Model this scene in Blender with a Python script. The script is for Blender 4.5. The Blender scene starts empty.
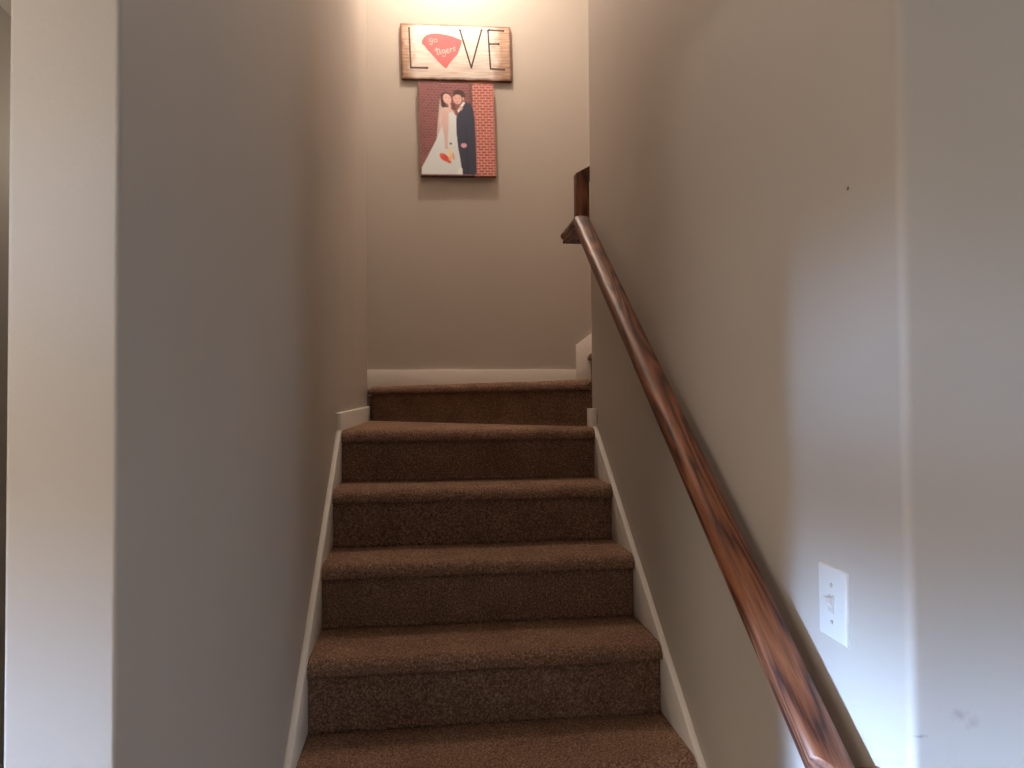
import bpy, bmesh, math, random
from mathutils import Vector, Matrix, noise
random.seed(7)
S = bpy.context.scene
COL = S.collection
PI = math.pi

# ------------------------------------------------------------ measures
RISE, RUN = .19, .251
W = .972            # stair side of the right wall
LX = -.018          # stair side of the left wall
YL, YR = -.592, -.490
YE = 1.372          # where the right wall stops and the stairs turn
YB = 2.614          # back wall
FLOOR = -3*RISE     # room floor
CEIL = FLOOR+2.44
TOP = 3.95          # ceiling over the stairwell
XN = 1.255          # first riser of the upper flight
SL = RISE/RUN

# ------------------------------------------------------------ materials
def newmat(name):
    m = bpy.data.materials.new(name); m.use_nodes = True
    nt = m.node_tree
    return m, nt, nt.nodes['Principled BSDF']
def N(nt, t, **kw):
    n = nt.nodes.new(t)
    for k, v in kw.items(): setattr(n, k, v)
    return n
def ramp(nt, stops):
    n = N(nt, 'ShaderNodeValToRGB'); e = n.color_ramp.elements
    while len(e) < len(stops): e.new(.5)
    for i, (p, c) in enumerate(stops): e[i].position = p; e[i].color = (*c, 1)
    return n
def mix(nt, a, b, fac):
    n = N(nt, 'ShaderNodeMix', data_type='RGBA')
    for s, v in ((0, fac), (6, a), (7, b)):
        if hasattr(v, 'is_linked') or hasattr(v, 'node'): nt.links.new(v, n.inputs[s])
        else: n.inputs[s].default_value = (*v, 1) if isinstance(v, tuple) else v
    return n.outputs[2]
def math_(nt, op, a, b=None, clamp=False):
    n = N(nt, 'ShaderNodeMath', operation=op, use_clamp=clamp)
    for i, v in enumerate((a, b)):
        if v is None: continue
        if hasattr(v, 'node'): nt.links.new(v, n.inputs[i])
        else: n.inputs[i].default_value = v
    return n.outputs[0]

def wall_mat(name, col, marks=()):
    m, nt, b = newmat(name)
    tc = N(nt, 'ShaderNodeTexCoord')
    n1 = N(nt, 'ShaderNodeTexNoise'); n1.inputs['Scale'].default_value = 2.2; n1.inputs['Detail'].default_value = 3
    nt.links.new(tc.outputs['Object'], n1.inputs['Vector'])
    r = ramp(nt, [(.3, tuple(c*.97 for c in col)), (.7, tuple(min(1, c*1.03) for c in col))])
    nt.links.new(n1.outputs['Fac'], r.inputs['Fac'])
    cur = r.outputs['Color']
    for (p, sc, rad, dark, amt) in marks:      # small scuffs that are on the paint
        mp = N(nt, 'ShaderNodeVectorMath', operation='SUBTRACT'); mp.inputs[1].default_value = p
        nt.links.new(tc.outputs['Object'], mp.inputs[0])
        ms = N(nt, 'ShaderNodeVectorMath', operation='MULTIPLY'); ms.inputs[1].default_value = sc
        nt.links.new(mp.outputs[0], ms.inputs[0])
        nz = N(nt, 'ShaderNodeTexNoise'); nz.inputs['Scale'].default_value = 90
        nt.links.new(tc.outputs['Object'], nz.inputs['Vector'])
        ln = N(nt, 'ShaderNodeVectorMath', operation='LENGTH'); nt.links.new(ms.outputs[0], ln.inputs[0])
        d = math_(nt, 'ADD', ln.outputs['Value'], math_(nt, 'MULTIPLY', math_(nt, 'SUBTRACT', nz.outputs['Fac'], .5), rad*1.4))
        f = math_(nt, 'MULTIPLY', math_(nt, 'SUBTRACT', 1.0, math_(nt, 'DIVIDE', d, rad), True), amt, True)
        cur = mix(nt, cur, dark, f)
    nt.links.new(cur, b.inputs['Base Color'])
    b.inputs['Roughness'].default_value = .62
    n2 = N(nt, 'ShaderNodeTexNoise'); n2.inputs['Scale'].default_value = 170; n2.inputs['Detail'].default_value = 2
    nt.links.new(tc.outputs['Object'], n2.inputs['Vector'])
    bp = N(nt, 'ShaderNodeBump'); bp.inputs['Strength'].default_value = .10; bp.inputs['Distance'].default_value = .002
    nt.links.new(n2.outputs['Fac'], bp.inputs['Height']); nt.links.new(bp.outputs[0], b.inputs['Normal'])
    return m

PAINT = (.465, .42, .372)
M = {}
M['wall'] = wall_mat('greige_wall_paint', PAINT)
M['wall_r'] = wall_mat('greige_wall_paint_scuffed', PAINT, [
    ((W, -.369, 1.387), (1, 1, 1), .0045, (.10, .06, .04), 2),
    ((W+.004, -.497, .882), (2.2, 2.2, 1), .0075, (.12, .10, .09), 1.6),
    ((W+.073, YR, .615), (1, 1, 1.4), .016, (.30, .24, .22), .55),
    ((W+.092, YR, .603), (1, 1, 1), .012, (.30, .24, .22), .5),
    ((W+.012, YR, .589), (.6, 1, 3), .009, (.25, .2, .18), .9)])
M['ceiling'] = wall_mat('ceiling_paint', (.72, .68, .62))

def trim_mat():
    m, nt, b = newmat('white_trim_paint')
    b.inputs['Base Color'].default_value = (.80, .765, .71, 1); b.inputs['Roughness'].default_value = .38
    return m
M['trim'] = trim_mat()

def plastic(name, col, rough=.3):
    m, nt, b = newmat(name); b.inputs['Base Color'].default_value = (*col, 1); b.inputs['Roughness'].default_value = rough
    return m
M['plate'] = plastic('white_plastic', (.66, .65, .63)); M['toggle'] = plastic('toggle_plastic', (.58, .56, .53))
M['screw'] = plastic('painted_screw', (.53, .52, .50))

def carpet_mat():
    m, nt, b = newmat('brown_carpet')
    tc = N(nt, 'ShaderNodeTexCoord')
    n1 = N(nt, 'ShaderNodeTexNoise'); n1.inputs['Scale'].default_value = 185; n1.inputs['Detail'].default_value = 3; n1.inputs['Roughness'].default_value = .7
    n2 = N(nt, 'ShaderNodeTexNoise'); n2.inputs['Scale'].default_value = 9; n2.inputs['Detail'].default_value = 4
    for n in (n1, n2): nt.links.new(tc.outputs['Object'], n.inputs['Vector'])
    r = ramp(nt, [(.33, (.105, .059, .039)), (.52, (.265, .163, .111)), (.68, (.50, .335, .242))])
    nt.links.new(n1.outputs['Fac'], r.inputs['Fac'])
    r2 = ramp(nt, [(.3, (.80, .78, .78)), (.7, (1, 1, 1))]); nt.links.new(n2.outputs['Fac'], r2.inputs['Fac'])
    mm = N(nt, 'ShaderNodeMix', data_type='RGBA', blend_type='MULTIPLY'); mm.inputs[0].default_value = 1
    nt.links.new(r.outputs[0], mm.inputs[6]); nt.links.new(r2.outputs[0], mm.inputs[7])
    nt.links.new(mm.outputs[2], b.inputs['Base Color'])
    b.inputs['Roughness'].default_value = 1; b.inputs['Specular IOR Level'].default_value = .05
    b.inputs['Sheen Weight'].default_value = .0; b.inputs['Sheen Roughness'].default_value = .6
    b.inputs['Sheen Tint'].default_value = (.8, .6, .45, 1)
    bp = N(nt, 'ShaderNodeBump'); bp.inputs['Strength'].default_value = .9; bp.inputs['Distance'].default_value = .004
    nt.links.new(n1.outputs['Fac'], bp.inputs['Height']); nt.links.new(bp.outputs[0], b.inputs['Normal'])
    return m
M['carpet'] = carpet_mat()

def oak_mat(name, ang, axis):
    """stained oak, the grain running along the member; ang tilts the grain out of the level"""
    m, nt, b = newmat(name)
    tc = N(nt, 'ShaderNodeTexCoord')
    rot = N(nt, 'ShaderNodeMapping', vector_type='POINT')
    rot.inputs['Rotation'].default_value = (-ang, 0, 0) if axis == 'y' else (0, ang, 0) if axis == 'x' else (0, 0, 0)
    nt.links.new(tc.outputs['Object'], rot.inputs['Vector'])
    sc = N(nt, 'ShaderNodeMapping')
    k = {'y': (1, .085, 1), 'x': (.085, 1, 1), 'z': (1, 1, .085)}[axis]
    sc.inputs['Scale'].default_value = k; nt.links.new(rot.outputs[0], sc.inputs['Vector'])
    big = N(nt, 'ShaderNodeTexNoise'); big.inputs['Scale'].default_value = 14; big.inputs['Detail'].default_value = 1.5
    big.inputs['Distortion'].default_value = .3
    nt.links.new(sc.outputs[0], big.inputs['Vector'])
    rings = math_(nt, 'FRACT', math_(nt, 'MULTIPLY', big.outputs['Fac'], 11))
    tri = math_(nt, 'ABSOLUTE', math_(nt, 'SUBTRACT', rings, .5))
    fine = N(nt, 'ShaderNodeTexNoise'); fine.inputs['Scale'].default_value = 330; fine.inputs['Detail'].default_value = 3
    sc2 = N(nt, 'ShaderNodeMapping'); sc2.inputs['Scale'].default_value = tuple(v if v == 1 else .05 for v in k)
    nt.links.new(rot.outputs[0], sc2.inputs['Vector']); nt.links.new(sc2.outputs[0], fine.inputs['Vector'])
    f = math_(nt, 'ADD', math_(nt, 'MULTIPLY', tri, 1.25), math_(nt, 'MULTIPLY', math_(nt, 'SUBTRACT', fine.outputs['Fac'], .5), .9))
    r = ramp(nt, [(.03, (.038, .010, .005)), (.16, (.098, .029, .012)), (.42, (.185, .062, .026)), (.75, (.28, .108, .048))])
    nt.links.new(f, r.inputs['Fac']); nt.links.new(r.outputs[0], b.inputs['Base Color'])
    b.inputs['Roughness'].default_value = .5; b.inputs['Coat Weight'].default_value = .10; b.inputs['Coat Roughness'].default_value = .2
    bp = N(nt, 'ShaderNodeBump'); bp.inputs['Strength'].default_value = .15; bp.inputs['Distance'].default_value = .001
    nt.links.new(fine.outputs['Fac'], bp.inputs['Height']); nt.links.new(bp.outputs[0], b.inputs['Normal'])
    return m
M['oak'] = oak_mat('stained_oak_sloped', math.atan(SL), 'y')
M['oak_x'] = oak_mat('stained_oak_return', 0, 'x')
M['oak_y'] = oak_mat('stained_oak_level', 0, 'y')
M['oak_z'] = oak_mat('stained_oak_upright', 0, 'z')
M['oak_up'] = oak_mat('stained_oak_upper', math.atan(SL), 'x')

# ------------------------------------------------------------ mesh helpers
def link(name, bm, mat, parent=None, smooth=False, kind=None, recalc=True):
    if recalc: bmesh.ops.recalc_face_normals(bm, faces=bm.faces)
    me = bpy.data.meshes.new(name); bm.to_mesh(me); bm.free()
    if smooth:
        for p in me.polygons: p.use_smooth = True
    o = bpy.data.objects.new(name, me); COL.objects.link(o)
    if mat: me.materials.append(mat)
    if parent: o.parent = parent
    if kind: o['kind'] = kind
    return o
def box(bm, x0, x1, y0, y1, z0, z1):
    vs = [bm.verts.new((x, y, z)) for x in (x0, x1) for y in (y0, y1) for z in (z0, z1)]
    for f in ((0, 1, 3, 2), (4, 6, 7, 5), (0, 4, 5, 1), (2, 3, 7, 6), (0, 2, 6, 4), (1, 5, 7, 3)):
        bm.faces.new([vs[i] for i in f])
    return vs
def bev(bm, w, seg=2, pred=None):
    es = [e for e in bm.edges if (pred is None or pred(e))]
    bmesh.ops.bevel(bm, geom=es, offset=w, segments=seg, affect='EDGES', profile=.5, clamp_overlap=True)
def struct_box(name, b, mat, bevel=None, pred=None, seg=6):
    bm = bmesh.new(); box(bm, *b)
    if bevel: bmesh.ops.recalc_face_normals(bm, faces=bm.faces); bev(bm, bevel, seg, pred)
    o = link(name, bm, mat, kind='structure')
    if bevel:
        for p in o.data.polygons: p.use_smooth = True
        smooth_angle(o)
    return o
def smooth_angle(o, deg=35):
    me = o.data
    bm = bmesh.new(); bm.from_mesh(me)
    for e in bm.edges:
        e.smooth = not (len(e.link_faces) == 2 and e.calc_face_angle(0) > math.radians(deg))
    for f in bm.faces: f.smooth = True
    bm.to_mesh(me); bm.free()
def prism(bm, pts, off):
    """closed polygon pts (Vectors) pushed along off"""
    a = [bm.verts.new(p) for p in pts]; b = [bm.verts.new(Vector(p)+Vector(off)) for p in pts]
    bm.faces.new(a); bm.faces.new(b[::-1])
    n = len(a)
    for i in range(n): bm.faces.new((a[i], a[(i+1) % n], b[(i+1) % n], b[i]))
def cut(bm, co, no):
    g = bm.verts[:]+bm.edges[:]+bm.faces[:]
    r = bmesh.ops.bisect_plane(bm, geom=g, plane_co=co, plane_no=no, clear_outer=True, dist=1e-6)
    es = [e for e in r['geom_cut'] if isinstance(e, bmesh.types.BMEdge)]
    if es: bmesh.ops.edgeloop_fill(bm, edges=es)
def empty(name, loc, label, cat, group=None):
    o = bpy.data.objects.new(name, None); COL.objects.link(o); o.location = loc; o.empty_display_size = .1
    o['label'] = label; o['category'] = cat
    if group: o['group'] = group
    return o
def child(o, parent):
    """parent a world-space mesh under an empty, keeping it where it is"""
    o.parent = parent; o.matrix_parent_inverse = Matrix.Translation(-Vector(parent.location)) if parent.type == 'EMPTY' else Matrix()

vert_edge = lambda xy: (lambda e: abs(e.verts[0].co.x-e.verts[1].co.x) < 1e-5 and abs(e.verts[0].co.y-e.verts[1].co.y) < 1e-5
                        and any(abs(e.verts[0].co.x-x) < 1e-4 and abs(e.verts[0].co.y-y) < 1e-4 for x, y in xy))

# ------------------------------------------------------------ the setting
RX0, RX1, RY0 = -3.0, 3.2, -4.6
# partition left of the stairs (its end faces the room) and wall block right of the stairs
struct_box('wall_left', (-.131, LX, YL, YB, FLOOR, TOP), M['wall'], .006, vert_edge([(LX, YL), (-.131, YL)]))
struct_box('wall_right', (W, RX1, YR, YE, FLOOR, TOP), M['wall_r'], .014, vert_edge([(W, YR), (W, YE)]))
struct_box('wall_back', (-1.25, RX1, YB, YB+.12, FLOOR, TOP), M['wall'])
struct_box('wall_upper_stairs', (RX1, RX1+.12, YR, YB+.12, FLOOR, TOP), M['wall'])
struct_box('ceiling_stairwell', (LX-.11, RX1+.12, YR-.02, YB+.12, TOP, TOP+.1), M['ceiling'])
# header over the foot of the stairs, the room's ceiling below it
struct_box('wall_header', (LX, W, YR-.10, YR, CEIL, TOP), M['wall'])
# passage left of the partition
struct_box('wall_passage', (-.665, -.549, YL, YB, FLOOR, CEIL), M['wall'])
struct_box('ceiling_passage', (-.665, -.131, YL, YB, CEIL, CEIL+.1), M['ceiling'])
struct_box('ceiling_room', (RX0, RX1, RY0, YL, CEIL, CEIL+.1), M['ceiling'])
struct_box('wall_room_back', (RX0, RX1, RY0-.12, RY0, FLOOR, CEIL), M['wall'])
struct_box('wall_room_right', (RX1, RX1+.12, RY0, YR, FLOOR, CEIL), M['wall'])
struct_box('wall_room_front', (RX0, -.549, YL, YL+.11, FLOOR, CEIL), M['wall'])
# left room wall with a window hole
WY0, WY1, WZ0, WZ1 = -2.65, -1.60, .25, 1.80
bm = bmesh.new()
box(bm, RX0-.12, RX0, RY0, WY0, FLOOR, CEIL); box(bm, RX0-.12, RX0, WY1, YL+.11, FLOOR, CEIL)
box(bm, RX0-.12, RX0, WY0, WY1, FLOOR, WZ0); box(bm, RX0-.12, RX0, WY0, WY1, WZ1, CEIL)
link('wall_room_left', bm, M['wall'], kind='structure')
bm = bmesh.new()
for a in ((RX0-.09, RX0-.03, WY0, WY0+.05, WZ0, WZ1), (RX0-.09, RX0-.03, WY1-.05, WY1, WZ0, WZ1),
          (RX0-.09, RX0-.03, WY0+.05, WY1-.05, WZ0, WZ0+.05), (RX0-.09, RX0-.03, WY0+.05, WY1-.05, WZ1-.05, WZ1),
          (RX0-.09, RX0-.03, WY0+.05, WY1-.05, 1.30, 1.42)): box(bm, *a)
link('window_1', bm, M['trim'], kind='structure')

def floor_mat():
    m, nt, b = newmat('room_carpet_floor')
    tc = N(nt, 'ShaderNodeTexCoord'); n1 = N(nt, 'ShaderNodeTexNoise'); n1.inputs['Scale'].default_value = 160
    nt.links.new(tc.outputs['Object'], n1.inputs['Vector'])
    r = ramp(nt, [(.35, (.20, .14, .10)), (.65, (.36, .27, .20))]); nt.links.new(n1.outputs['Fac'], r.inputs['Fac'])
    nt.links.new(r.outputs[0], b.inputs['Base Color']); b.inputs['Roughness'].default_value = .95
    return m
struct_box('floor', (RX0, RX1, RY0, YB, FLOOR-.1, FLOOR), floor_mat())

# ------------------------------------------------------------ carpeted stairs
def nose_profile():
    """(out, up) from the foot of a riser to the back of its tread; out is measured towards the walker"""
    p = [(-.003, -RISE), (-.008, -RISE+.012)]
    for i in range(1, 26): p.append((-.009, -RISE+.012+(RISE-.012-.047)*i/26))
    p += [(-.012, -.049), (-.012, -.045), (.004, -.043), (.0105, -.040), (.0115, -.036)]
    for i in range(1, 11):
        a = PI/2*i/10
        p.append((-.0245+.036*math.cos(a), -.034+.034*math.sin(a)))
    return p
def fuzz(v, amp=.0016):
    n = noise.noise_vector(v*150.0)
    l = noise.noise(Vector((v.x*7, v.y*3, v.z*5)))*.0022
    return v+n*amp+Vector((0, -l*.6, l))
def step_mesh(A, B, out, depth, fine=.0045, amp=.0028):
    """carpeted step: front edge from A to B at tread height, `out` the horizontal unit vector facing the walker"""
    A, B, out = Vector(A), Vector(B), Vector(out)
    L = (B-A).length; n = max(2, int(L/fine))
    pr = nose_profile()
    m = max(2, int((depth-.03)/.008))
    pr += [(-.0245-(depth-.0245)*i/m, 0) for i in range(1, m+1)]
    bm = bmesh.new()
    rows = []
    for (o, u) in pr:
        row = []
        for i in range(n+1):
            p = A+(B-A)*(i/n)+out*o+Vector((0, 0, u))
            if 0 < i < n: p = fuzz(p, amp)
            row.append(bm.verts.new(p))
        rows.append(row)
    for a, b in zip(rows, rows[1:]):
        for i in range(n): bm.faces.new((a[i], a[i+1], b[i+1], b[i]))
    # back, underside and ends
    fa, fb = rows[0], rows[-1]
    lo = [bm.verts.new(v.co-Vector((0, 0, v.co.z-(A.z-RISE)))) for v in fb]
    for i in range(n):
        bm.faces.new((fb[i], fb[i+1], lo[i+1], lo[i])); bm.faces.new((lo[i], lo[i+1], fa[i+1], fa[i]))
    for j in (0, n): bm.faces.new([r[j] for r in rows]+[lo[j]])
    return bm
stair = empty('staircase', (.477, 0, FLOOR), 'brown carpeted staircase climbing between the walls and turning right at the top', 'stairs')
X0, X1 = 0, .954
for k in range(-2, 6):
    y = k*RUN
    d = RUN+.02 if k < 5 else YE-y
    bm = step_mesh((X0, y, k*RISE), (X1, y, k*RISE), (0, -1, 0), d, .0045 if k > 0 else .012)
    o = link('step', bm, M['carpet'], smooth=True); child(o, stair)
# winder tread 5: the wedge beyond the straight run
def flat_step(pts, z0, z1):
    bm = bmesh.new(); prism(bm, [Vector((x, y, z0)) for x, y in pts], (0, 0, z1-z0))
    return bm
o = link('step_wedge', flat_step([(0, YE+.002), (X1+.014, YE+.002), (0, YB-.006)], 4*RISE, 5*RISE), M['carpet']); child(o, stair)
# winder step 6: its nosing runs from the end of the right wall to the far left corner
A, B = Vector((X1+.018, YE, 6*RISE)), Vector((LX, YB, 6*RISE))
dr = (B-A).normalized(); out = Vector((dr.y, -dr.x, 0)); out = -out if out.y > 0 else out
bm = step_mesh(A-dr*.25, B+dr*.25, out, .95, .0055)
bmesh.ops.recalc_face_normals(bm, faces=bm.faces)
for co, no in (((LX+.003, 0, 0), (-1, 0, 0)), ((0, YB-.003, 0), (0, 1, 0)), ((XN, 0, 0), (1, 0, 0)), ((0, YE+.003, 0), (0, -1, 0))): cut(bm, co, no)
o = link('step', bm, M['carpet'], smooth=True); smooth_angle(o, 60); child(o, stair)
for k in range(7, 13):
    x = XN+(k-7)*RUN
    d = RUN+.02 if k < 12 else RX1-.004-x
    bm = step_mesh((x, YB-.018, k*RISE), (x, YE+.018, k*RISE), (-1, 0, 0), d, .012)
    o = link('step', bm, M['carpet'], smooth=True); child(o, stair)

# ------------------------------------------------------------ skirt boards and baseboards
def trim(name, pts, off, bv=.003):
    bm = bmesh.new(); prism(bm, [Vector(p) for p in pts], off)
    bmesh.ops.recalc_face_normals(bm, faces=bm.faces); bev(bm, bv, 2)
    o = link(name, bm, M['trim'], kind='structure'); smooth_angle(o); return o
T = .018
SC = .012
def zs(y): return SL*y+SC
yb = 5*RUN+.02; yc = 5*RUN-.012
trim('trim_1', [(LX, YL+.03, FLOOR), (LX, YL+.03, zs(YL+.03)), (LX, yc, zs(yc)), (LX, yc, 5*RISE+.066), (LX, YB-.024, 5*RISE+.080), (LX, YB-.024, 4*RISE), (LX, 4*RUN, 3*RISE-.1), (LX, 1*RUN, -.1), (LX, .0, FLOOR)], (T, 0, 0))
trim('trim_2', [(W, YR+.02, FLOOR), (W, YR+.02, zs(YR+.02)), (W, yb, zs(yc)), (W, yb, 5*RISE+.073), (W, YE+.006, 5*RISE+.073), (W, YE+.006, 4*RISE), (W, 4*RUN, 3*RISE-.1), (W, 1*RUN, -.1), (W, .0, FLOOR)], (-T, 0, 0))
trim('baseboard_back', [(LX, YB, 6*RISE-.05), (LX, YB, 6*RISE+.094), (1.178, YB, 6*RISE+.094), (1.178, YB, 6*RISE-.05)], (0, -T, 0))
def zu(x): return 1.375+(x-1.178)*SL
trim('trim_3', [(1.178, YB, 6*RISE-.05), (1.178, YB, zu(1.178)), (3.1, YB, zu(3.1)), (3.1, YB, zu(3.1)-.45)], (0, -T, 0))
trim('trim_4', [(W+.03, YE, 6*RISE-.1), (W+.03, YE, 6*RISE+.09), (1.10, YE, zu(1.10)), (3.1, YE, zu(3.1)), (3.1, YE, zu(3.1)-.45), (1.26, YE, 6*RISE-.1)], (0, T, 0))

# ------------------------------------------------------------ handrail
XC = .902; TH = math.atan(SL)
_half = [(.022, 0), (.0245, .003), (.0245, .009), (.023, .013), (.0225, .016), (.0265, .019), (.0305, .024), (.032, .030), (.0318, .036), (.030, .041), (.0265, .0455), (.021, .0485), (.014, .0505), (.007, .0513)]
PROF = _half+[(0, .0515)]+[(-a, b) for a, b in _half[::-1]]
def rail_bar(p0, p1, side, up):
    """profile swept from p0 to p1; p0, p1 lie on the crown line of the rail"""
    bm = bmesh.new(); p0, p1, side, up = map(Vector, (p0, p1, side, up))
    top = .0515
    n = 24
    rows = []
    for i in range(n+1):
        c = p0+(p1-p0)*i/n
        rows.append([bm.verts.new(c+side*a+up*(b-top)) for a, b in PROF])
    for a, b in zip(rows, rows[1:]):
        m = len(a)
        for i in range(m): bm.faces.new((a[i], a[(i+1) % m], b[(i+1) % m], b[i]))
    bm.faces.new(rows[0]); bm.faces.new(rows[-1][::-1])
    bmesh.ops.recalc_face_normals(bm, faces=bm.faces)
    return bm
RC = .846
def zr(y): return SL*y+RC
YRET = -.434; YLV = 1.205; YTN = 1.435
hand = empty('handrail', (W, -.1, .77), 'long glossy red-brown oak handrail sloping up the right stair wall', 'handrail')
upv = Vector((0, -math.sin(TH), math.cos(TH)))
bm = rail_bar((XC, YRET-.08, zr(YRET-.08)), (XC, YLV+.08, zr(YLV+.08)), (1, 0, 0), upv)
cut(bm, (XC, YRET, 0), Vector((-1, -1, 0)).normalized())
cut(bm, (XC, YLV, zr(YLV)), Vector((0, math.cos(TH/2), math.sin(TH/2))))
o = link('rail', bm, M['oak']); smooth_angle(o, 40); child(o, hand)
# return into the wall at the foot
bm = rail_bar((XC-.06, YRET, zr(YRET)-.004), (W, YRET, zr(YRET)-.004), (0, -1, 0), (0, 0, 1))
cut(bm, (XC, YRET, 0), Vector((-1, 1, 0)).normalized())
o = link('rail_return', bm, M['oak_x']); smooth_angle(o, 40); child(o, hand)
# level length past the corner
bm = rail_bar((XC, YLV-.06, zr(YLV)), (XC, YTN+.06, zr(YLV)), (1, 0, 0), (0, 0, 1))
cut(bm, (XC, YLV, zr(YLV)), Vector((0, -math.cos(TH/2), -math.sin(TH/2))))
cut(bm, (XC, YTN, 0), Vector((-1, 1, 0)).normalized())
o = link('level_rail', bm, M['oak_y']); smooth_angle(o, 40); child(o, hand)
bm = rail_bar((XC-.06, YTN, zr(YLV)), (.982, YTN, zr(YLV)), (0, 1, 0), (0, 0, 1))
cut(bm, (XC, YTN, 0), Vector((-1, -1, 0)).normalized())
o = link('corner_rail', bm, M['oak_x']); smooth_angle(o, 40); child(o, hand)
# upright piece and the start of the upper rail
bm = bmesh.new()
zb = zr(YLV)-.012
prism(bm, [Vector((.925, YTN-.027, zb)), Vector((.982, YTN-.027, zb)), Vector((.982, YTN-.027, 2.020)), Vector((.925, YTN-.027, 1.988))], (0, .054, 0))
bmesh.ops.recalc_face_normals(bm, faces=bm.faces); bev(bm, .008, 3, lambda e: abs(e.verts[0].co.x-e.verts[1].co.x) < 1e-5 and abs(e.verts[0].co.y-e.verts[1].co.y) < 1e-5)
o = link('upright_block', bm, M['oak_z']); smooth_angle(o, 40); child(o, hand)
bm = rail_bar((.96, YTN, 2.008), (.96+1.6, YTN, 2.008+1.6*SL), (0, 1, 0), (-math.sin(TH), 0, math.cos(TH)))
cut(bm, (.982, 0, 0), (-1, 0, 0))
o = link('upper_rail', bm, M['oak_up']); smooth_angle(o, 40); child(o, hand)

# ------------------------------------------------------------ light switch
sw = empty('light_switch', (W, -.3125, .7215), 'white single toggle light switch plate on the daylit wall above the handrail', 'light switch')
bm = bmesh.new(); box(bm, -.006, .0, -.0395, .0395, -.0585, .0585)
bmesh.ops.recalc_face_normals(bm, faces=bm.faces)
bev(bm, .004, 3, lambda e: all(v.co.x < -.003 for v in e.verts))
o = link('plate', bm, M['plate'], sw); smooth_angle(o)
bm = bmesh.new(); box(bm, -.0075, -.005, -.0075, .0075, -.014, .014); o = link('toggle_slot', bm, M['toggle'], sw)
bm = bmesh.new()
prism(bm, [Vector((-.005, -.0045, -.009)), Vector((-.005, -.0045, .010)), Vector((-.019, -.0045, .013)), Vector((-.017, -.0045, .004))], (0, .009, 0))
bmesh.ops.recalc_face_normals(bm, faces=bm.faces); bev(bm, .0012, 2); o = link('toggle', bm, M['plate'], sw)
for z in (-.030, .030):
    bm = bmesh.new(); bmesh.ops.create_cone(bm, cap_ends=True, segments=20, radius1=.0038, radius2=.003, depth=.002, matrix=Matrix.Translation((-.0068, 0, z)) @ Matrix.Rotation(-PI/2, 4, 'Y'))
    o = link('screw', bm, M['screw'], sw)

# ------------------------------------------------------------ things on the back wall
TILT = math.radians(1.35)
# sign
BW, BH, BT = .632, .320, .022
def board_mat():
    m, nt, b = newmat('whitewashed_board')
    tc = N(nt, 'ShaderNodeTexCoord'); sp = N(nt, 'ShaderNodeSeparateXYZ'); nt.links.new(tc.outputs['Object'], sp.inputs[0])
    mp = N(nt, 'ShaderNodeMapping'); mp.inputs['Scale'].default_value = (3, 20, 45); nt.links.new(tc.outputs['Object'], mp.inputs['Vector'])
    gr = N(nt, 'ShaderNodeTexNoise'); gr.inputs['Scale'].default_value = 2.5; gr.inputs['Detail'].default_value = 5; nt.links.new(mp.outputs[0], gr.inputs['Vector'])
    bl = N(nt, 'ShaderNodeTexNoise'); bl.inputs['Scale'].default_value = 16; bl.inputs['Detail'].default_value = 4; nt.links.new(tc.outputs['Object'], bl.inputs['Vector'])
    wood = ramp(nt, [(.3, (.34, .20, .13)), (.7, (.60, .43, .33))]); nt.links.new(gr.outputs['Fac'], wood.inputs['Fac'])
    white = ramp(nt, [(.3, (.66, .56, .50)), (.6, (.86, .80, .74))]); nt.links.new(gr.outputs['Fac'], white.inputs['Fac'])
    ax = math_(nt, 'ABSOLUTE', math_(nt, 'ADD', sp.outputs[0], .012)); az = math_(nt, 'ABSOLUTE', sp.outputs[2])
    wob = math_(nt, 'MULTIPLY', math_(nt, 'SUBTRACT', bl.outputs['Fac'], .5), .11)
    fx = math_(nt, 'MULTIPLY', math_(nt, 'SUBTRACT', math_(nt, 'ADD', ax, wob), .222), 22, True)
    c = mix(nt, white.outputs[0], wood.outputs[0], fx)
    ex = math_(nt, 'SUBTRACT', BW/2, math_(nt, 'ABSOLUTE', sp.outputs[0])); ez = math_(nt, 'SUBTRACT', BH/2, az)
    e = math_(nt, 'ADD', math_(nt, 'MINIMUM', ex, ez), math_(nt, 'MULTIPLY', wob, .16))
    fe = math_(nt, 'SUBTRACT', 1, math_(nt, 'MULTIPLY', e, 62), True)
    c = mix(nt, c, (.13, .045, .022), fe)
    nt.links.new(c, b.inputs['Base Color']); b.inputs['Roughness'].default_value = .8
    return m
sign = empty('love_sign', (.4925, YB-BT, 3.058), 'rustic whitewashed wooden sign lettered LOVE, hung above the wedding canvas', 'sign')
sign.rotation_euler = (0, -TILT, 0)
bm = bmesh.new(); box(bm, -BW/2, BW/2, 0, BT, -BH/2, BH/2)
bmesh.ops.recalc_face_normals(bm, faces=bm.faces); bev(bm, .004, 2)
o = link('board', bm, board_mat(), sign); smooth_angle(o)
black = plastic('dark_brown_letter_paint', (.085, .055, .042), .6)
coral = plastic('coral_paint', (.72, .15, .16), .7); cream = plastic('cream_script_paint', (.92, .80, .74), .6)
def bp(cx, cy):        # a spot on the sign board measured on the photograph's enlargement
    px, py = 380+cx/6.827, cy/6.827
    top = 22.5+(px-401)*.036; bot = 78.5+(px-402)*.027; lf = 401+(py-22)*.028
    u = (px-lf)/109.9; v = (py-top)/(bot-top)
    return (u-.5)*BW, (.5-v)*BH
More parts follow.
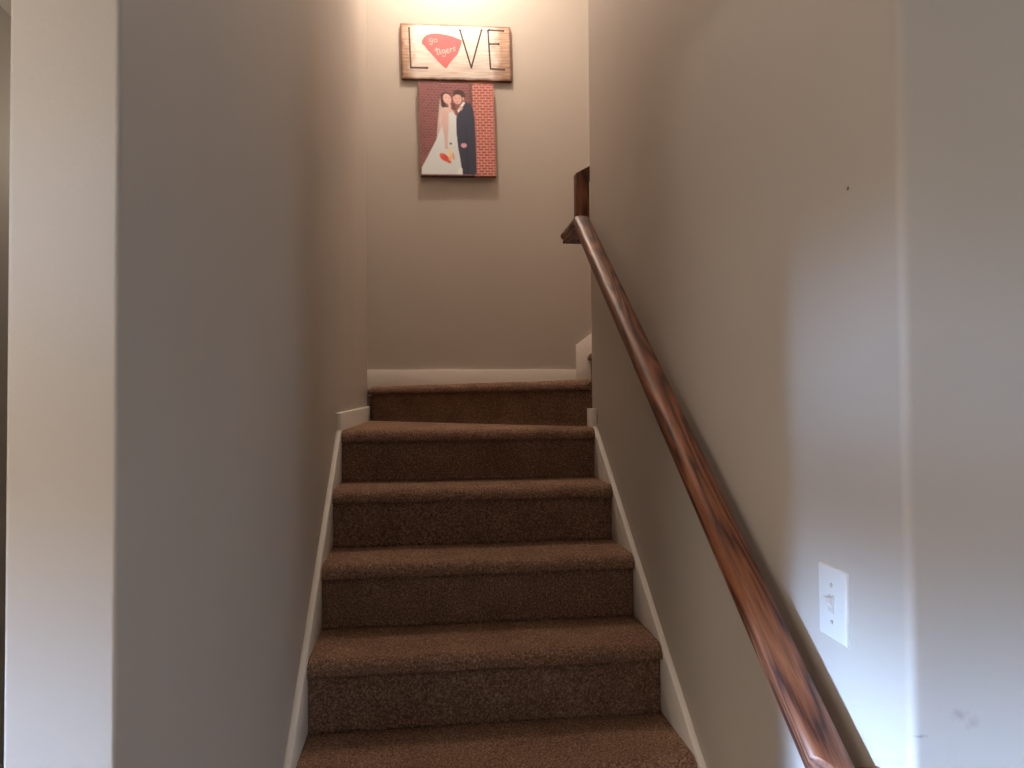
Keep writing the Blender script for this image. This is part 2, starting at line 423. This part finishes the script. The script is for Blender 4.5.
def stroke(bm, pts, w, y0=-.0012, y1=.001, cap=True):
    for (a, b) in zip(pts, pts[1:]):
        a, b = Vector((a[0], 0, a[1])), Vector((b[0], 0, b[1])); d = b-a
        if d.length < 1e-6: continue
        d.normalize(); s = Vector((-d.z, 0, d.x))*w/2; e = d*w*.35
        prism(bm, [a-e+s+Vector((0, y0, 0)), a-e-s+Vector((0, y0, 0)), b+e-s+Vector((0, y0, 0)), b+e+s+Vector((0, y0, 0))], (0, y1-y0, 0))
def letter(strokes, w=.0095):
    bm = bmesh.new()
    for s in strokes:
        q = [bp(*p) for p in s]
        stroke(bm, q, w)
        for e in (q[0], q[-1]):                       # the little serif dots at the stroke ends
            bmesh.ops.create_cone(bm, cap_ends=True, segments=12, radius1=w*.72, radius2=w*.72, depth=.0022, matrix=Matrix.Translation((e[0], -.0002, e[1])) @ Matrix.Rotation(PI/2, 4, 'X'))
    return link('painted_letter', bm, black, sign)
letter([[(203, 190), (209, 330), (215, 460), (325, 462)]])
letter([[(548, 205), (625, 462), (695, 205)]])
letter([[(740, 208), (748, 340), (757, 470), (850, 476)], [(748, 203), (845, 209)], [(750, 300), (813, 300)]])
sc = [(288, 282), (302, 255), (322, 236), (360, 228), (400, 227), (440, 235), (475, 241), (515, 254), (560, 275), (556, 300), (545, 330), (530, 370), (505, 398), (478, 430), (456, 466), (442, 460), (425, 444), (385, 402), (352, 364), (328, 338), (308, 312), (292, 298)]
bm = bmesh.new(); q = [bp(*p) for p in sc]
prism(bm, [Vector((x, -.001, z)) for x, z in q], (0, .002, 0))
shape = link('state_shape', bm, coral, sign)
def script(strokes, w=.0055):
    bm = bmesh.new()
    for s in strokes: stroke(bm, [bp(*p) for p in s], w, -.0022, -.0006)
    return link('painted_word', bm, cream, shape)
# "go" and "tigers" brushed across the shape
script([[(360, 268), (350, 260), (340, 266), (341, 280), (352, 284), (361, 274), (361, 262), (362, 290), (356, 306), (346, 304), (345, 298)],
        [(380, 264), (372, 270), (373, 283), (384, 288), (392, 279), (389, 267), (380, 264)]])
script([[(386, 326), (392, 350), (397, 372), (404, 372)], [(378, 342), (402, 334)], [(410, 350), (414, 368), (420, 366)], [(409, 338), (410, 341)],
        [(444, 342), (433, 338), (426, 348), (430, 362), (441, 360), (446, 344), (450, 368), (446, 384), (434, 386), (430, 380)],
        [(456, 352), (468, 346), (468, 336), (458, 336), (456, 350), (462, 362), (474, 358)],
        [(480, 332), (484, 354)], [(482, 342), (488, 332), (496, 331)], [(514, 324), (504, 324), (503, 332), (514, 338), (513, 346), (502, 348)]])

# canvas print: the picture is colour on the canvas's own mesh
CW, CH, CT = .428, .532, .038
cv = empty('wedding_canvas', (.4945, YB-CT, 2.606), 'canvas print of a wedding couple before a brick wall, below the sign', 'picture')
cv.rotation_euler = (0, -TILT, 0)
def s2l(c): c /= 255; return c/12.92 if c <= .04045 else ((c+.055)/1.055)**2.4
def lin(r, g, b): return (s2l(r), s2l(g), s2l(b))
def inpoly(x, y, P):
    c = False; j = len(P)-1
    for i in range(len(P)):
        xi, yi = P[i]; xj, yj = P[j]
        if (yi > y) != (yj > y) and x < (xj-xi)*(y-yi)/(yj-yi)+xi: c = not c
        j = i
    return c
def inel(x, y, cx, cy, rx, ry, a=0):
    a = math.radians(a); dx, dy = x-cx, y-cy
    u, v = dx*math.cos(a)+dy*math.sin(a), -dx*math.sin(a)+dy*math.cos(a)
    return (u/rx)**2+(v/ry)**2 < 1
FIG = [  # painted back to front, in photograph pixels of the print
    ('e', (460.2, 94.5, 6.2, 5.0, 15), (62, 34, 28)),
    ('p', [(441, 96), (443.5, 95), (444, 106), (442, 116), (441, 132), (437, 152), (435, 152), (438, 120)], (190, 158, 142)),
    ('e', (446.5, 98, 5.6, 6.0, 0), (66, 36, 32)),
    ('p', [(441.2, 96), (445, 95), (445, 103), (449.5, 111), (449.4, 116), (446, 111), (441.5, 106)], (62, 32, 30)),
    ('p', [(441.5, 110), (445, 107.5), (450, 108), (454, 111), (456.5, 117), (456.4, 128), (450, 133), (441, 130), (439, 122)], (205, 168, 150)),
    ('p', [(449, 113.5), (452, 112), (456.8, 116), (456.3, 128), (457.2, 140), (458.5, 152), (460, 165), (461.4, 175.3), (420, 175.3), (420.3, 169), (428, 155), (436, 140), (441, 128), (448.5, 126)], (206, 196, 182)),
    ('p', [(441.5, 112), (444, 110), (448.2, 112), (448.5, 128), (447.3, 140), (447.5, 150), (444.5, 150), (444, 138), (442, 126)], (203, 158, 142)),
    ('p', [(448.6, 100), (451, 103), (452, 112), (449.2, 112)], (208, 160, 140)),
    ('e', (447.9, 99.0, 4.0, 5.3, -22), (214, 160, 140)),
    ('p', [(466, 101.3), (470.5, 103.2), (474, 108), (475.4, 120), (475.8, 150), (475.6, 175.3), (461.8, 175.3), (459.6, 160), (457.6, 148), (456.4, 133), (456.6, 120), (459, 112), (462, 107)], (42, 44, 57)),
    ('p', [(466, 125), (466.8, 125), (467.5, 175), (466.4, 175)], (30, 31, 42)),
    ('e', (458.3, 99.0, 4.4, 5.4, -10), (206, 148, 128)),
    ('p', [(455, 92.5), (460, 90.5), (465, 94), (466, 99), (463.5, 98), (462, 95), (457, 94.5), (454.5, 97)], (60, 32, 27)),
    ('e', (464.2, 98.6, 1.0, 1.6, 0), (196, 138, 118)),
    ('p', [(464.2, 101.8), (466.2, 102.6), (462.6, 108), (459, 113), (457.9, 111.2), (461, 106)], (226, 214, 190)),
    ('e', (461.6, 108.3, 1.7, 2.3, 20), (208, 152, 132)),
    ('p', [(452.4, 103), (455.5, 104), (456.5, 110), (453.5, 110)], (90, 45, 38)),
    ('e', (463.6, 146, 3.0, 2.3, 0), (205, 140, 140)),
    ('e', (450.3, 144.3, 1.2, 1.1, 0), (60, 56, 44)),
    ('p', [(447.2, 149), (449.5, 148), (451.5, 156), (450.5, 160), (447.5, 157)], (222, 186, 140)),
    ('e', (443.4, 158.3, 5.6, 3.1, 38), (208, 70, 44)),
    ('e', (449.5, 159.5, 1.5, 4.2, 20), (226, 164, 110)),
    ('e', (448.0, 162.6, 2.6, 1.3, 25), (196, 74, 48)),
    ('e', (452.6, 157.0, 1.0, 4.0, -10), (216, 140, 116)),
    ('e', (440.7, 155.6, 1.6, 1.7, 0), (226, 96, 66)),
    ('p', [(460.0, 168), (461.5, 170), (461.6, 175.3), (456.8, 175.3), (457.5, 170)], (222, 214, 206)),
    ('p', [(446.2, 97.6), (447.4, 97.2), (447.5, 97.8), (446.3, 98.2)], (90, 52, 46)), ('p', [(449.2, 98.0), (450.3, 98.2), (450.2, 98.8), (449.1, 98.6)], (90, 52, 46)),
    ('p', [(447.6, 101.6), (449.5, 101.6), (449.2, 102.3), (447.9, 102.3)], (176, 84, 80)),
    ('p', [(456.0, 98.0), (457.2, 97.8), (457.2, 98.5), (456, 98.6)], (80, 46, 40)), ('p', [(459.4, 97.6), (460.6, 97.8), (460.5, 98.4), (459.4, 98.2)], (80, 46, 40)),
    ('p', [(456.8, 101.8), (459.2, 101.6), (458.8, 102.3), (457.2, 102.4)], (160, 84, 76)),
]
def print_col(px, py):
    for k, P, c in reversed(FIG):
        if (k == 'p' and inpoly(px, py, P)) or (k == 'e' and inel(px, py, *P)): return lin(*c)
    right = px > 473.5 + .6*math.sin(py*.4)
    rw, rh = (6.2, 2.75) if right else (4.2, 2.7)
    yy = py+(px-473)*(.02 if right else -.02)
    row = math.floor(yy/rh); xx = px/rw+(.5 if row % 2 else 0)
    h = random.Random(row*911+math.floor(xx)*37).random()
    mort = (yy/rh-row) < .26 or (xx-math.floor(xx)) < (.13 if right else .16)
    if right: c = (206, 142, 120) if mort else (142+22*h, 58+14*h, 50+8*h)
    else:
        c = (134, 86, 78) if mort else (104+22*h, 50+12*h, 48+8*h)
    if 470.5 < px <= 474: c = tuple(v*.8 for v in c)
    return lin(*c)
def soft(px, py):
    s = [0, 0, 0]
    for dx, dy in ((-.3, -.3), (.3, -.3), (-.3, .3), (.3, .3), (0, 0)):
        c = print_col(px+dx, py+dy)
        for i in range(3): s[i] += c[i]/5
    return s
NX, NZ = 150, 186
bm = bmesh.new(); cl = bm.verts.layers.float_color.new('print')
def pv(x, y, z, u, v):
    p = bm.verts.new((x, y, z)); c = soft(419.3+u*76.4, 83.0+v*93.6); p[cl] = (min(.9, c[0]*1.2), min(.9, c[1]*1.5), min(.9, c[2]*1.85), 1); return p
g = [[pv((i/NX-.5)*CW, 0, (.5-j/NZ)*CH, i/NX, j/NZ) for i in range(NX+1)] for j in range(NZ+1)]
for j in range(NZ):
    for i in range(NX): bm.faces.new((g[j][i], g[j+1][i], g[j+1][i+1], g[j][i+1]))
rim = [g[0][i] for i in range(NX)]+[g[j][NX] for j in range(NZ)]+[g[NZ][i] for i in range(NX, 0, -1)]+[g[j][0] for j in range(NZ, 0, -1)]
bk = []
for v in rim:
    w_ = bm.verts.new((v.co.x, CT, v.co.z)); w_[cl] = tuple(c*.8 for c in v[cl][:3])+(1,); bk.append(w_)
n = len(rim)
for i in range(n): bm.faces.new((rim[i], rim[(i+1) % n], bk[(i+1) % n], bk[i]))
bm.faces.new(bk)
m, nt, b = newmat('printed_canvas')
at = N(nt, 'ShaderNodeVertexColor', layer_name='print'); nt.links.new(at.outputs['Color'], b.inputs['Base Color']); b.inputs['Roughness'].default_value = .6
tcn = N(nt, 'ShaderNodeTexCoord'); wv = N(nt, 'ShaderNodeTexNoise'); wv.inputs['Scale'].default_value = 700; nt.links.new(tcn.outputs['Object'], wv.inputs['Vector'])
bpn = N(nt, 'ShaderNodeBump'); bpn.inputs['Strength'].default_value = .1; bpn.inputs['Distance'].default_value = .0005
nt.links.new(wv.outputs['Fac'], bpn.inputs['Height']); nt.links.new(bpn.outputs[0], b.inputs['Normal'])
link('canvas_picture', bm, m, cv)

# ------------------------------------------------------------ lamps and added fill lights
lampx, lampy = .49, 2.14
lf = empty('ceiling_lamp', (lampx, lampy, TOP), 'round metal lamp base on the stairwell ceiling above the landing', 'lamp')
bm = bmesh.new(); bmesh.ops.create_cone(bm, cap_ends=True, segments=40, radius1=.10, radius2=.09, depth=.02, matrix=Matrix.Translation((0, 0, -.01)))
link('lamp_base', bm, plastic('brushed_metal', (.5, .48, .45), .4), lf)

def light(name, typ, loc, energy, color, rot=None, target=None, **kw):
    l = bpy.data.lights.new(name, typ); l.energy = energy; l.color = color
    for k, v in kw.items(): setattr(l, k, v)
    o = bpy.data.objects.new(name, l); COL.objects.link(o); o.location = loc
    if target is not None: o.rotation_euler = (Vector(target)-Vector(loc)).to_track_quat('-Z', 'Y').to_euler()
    return o
WARM = (1, .81, .67)
light('stairwell_bulb', 'POINT', (lampx, lampy, TOP-.14), 50, WARM, shadow_soft_size=.05)
light('upper_hall_bulb', 'POINT', (2.3, 2.05, TOP-.15), 12, WARM, shadow_soft_size=.08)
light('stairwell_tread_fill', 'POINT', (.48, .75, TOP-.14), 9, WARM, shadow_soft_size=.08)  # unseen fill light, added to brighten the treads from above
# daylight through the two sashes of the window
BLUE = (.40, .62, 1.0)
dirv = Vector((1, .40, -.14))
def sash(name, y, z, sx, sz, e, spread, dv=dirv, col=BLUE):
    p = Vector((RX0-.02, y, z))
    light(name, 'AREA', p, e, col, target=p+dv, shape='RECTANGLE', size=sx, size_y=sz, spread=math.radians(spread))
sash('daylight_lower_sash', -2.15, .80, .80, .80, 10.5, 9)
sash('daylight_upper_sash', -2.15, 1.67, .80, .16, .40, 7)
# room lamp, added fill lights, and the daylight of a window on the right of the room
light('floor_lamp_bulb', 'POINT', (-2.4, -2.8, 1.40), 88, (1, .90, .79), shadow_soft_size=.35)
light('wall_end_fill', 'POINT', (-1.0, -1.65, CEIL-.12), 24, (1, .90, .79), shadow_soft_size=.1)  # added fill, no real fitting; lifts the end face of the left partition
light('room_back_fill', 'POINT', (.6, -4.0, 1.5), 2, (.95, .95, 1), shadow_soft_size=.3)  # weak general fill added behind the camera
light('daylight_right_window', 'AREA', (RX1-.03, -2.35, .95), 30, (.74, .86, 1), target=(LX, -.1, .95), shape='RECTANGLE', size=1.0, size_y=1.5)
light('passage_fill', 'POINT', (-.34, .3, CEIL-.25), 1.1, (1, .88, .74), shadow_soft_size=.08)  # made-up light, added so the passage wall is not black

# ------------------------------------------------------------ world, camera, look
w = bpy.data.worlds.new('World'); S.world = w; w.use_nodes = True
w.node_tree.nodes['Background'].inputs[0].default_value = (.55, .7, 1, 1); w.node_tree.nodes['Background'].inputs[1].default_value = .6
cam = bpy.data.cameras.new('Camera'); co = bpy.data.objects.new('Camera', cam); COL.objects.link(co); S.camera = co
cam.sensor_width = 36; cam.lens = 700/1024*36; cam.clip_start = .02
F_, YAW, PIT, ROL = 700, .12191, .0234, .00752
fw = Vector((math.sin(YAW)*math.cos(PIT), math.cos(YAW)*math.cos(PIT), math.sin(PIT)))
rt0 = Vector((math.cos(YAW), -math.sin(YAW), 0)); up0 = rt0.cross(fw)
rt = rt0*math.cos(ROL)-up0*math.sin(ROL); up = up0*math.cos(ROL)+rt0*math.sin(ROL)
co.matrix_world = Matrix(((rt.x, up.x, -fw.x, .31101), (rt.y, up.y, -fw.y, -1.39151), (rt.z, up.z, -fw.z, 1.05705), (0, 0, 0, 1)))
S.view_settings.view_transform = 'Standard'; S.view_settings.look = 'None'
S.view_settings.exposure = 0; S.view_settings.gamma = 1; S.view_settings.use_curve_mapping = False
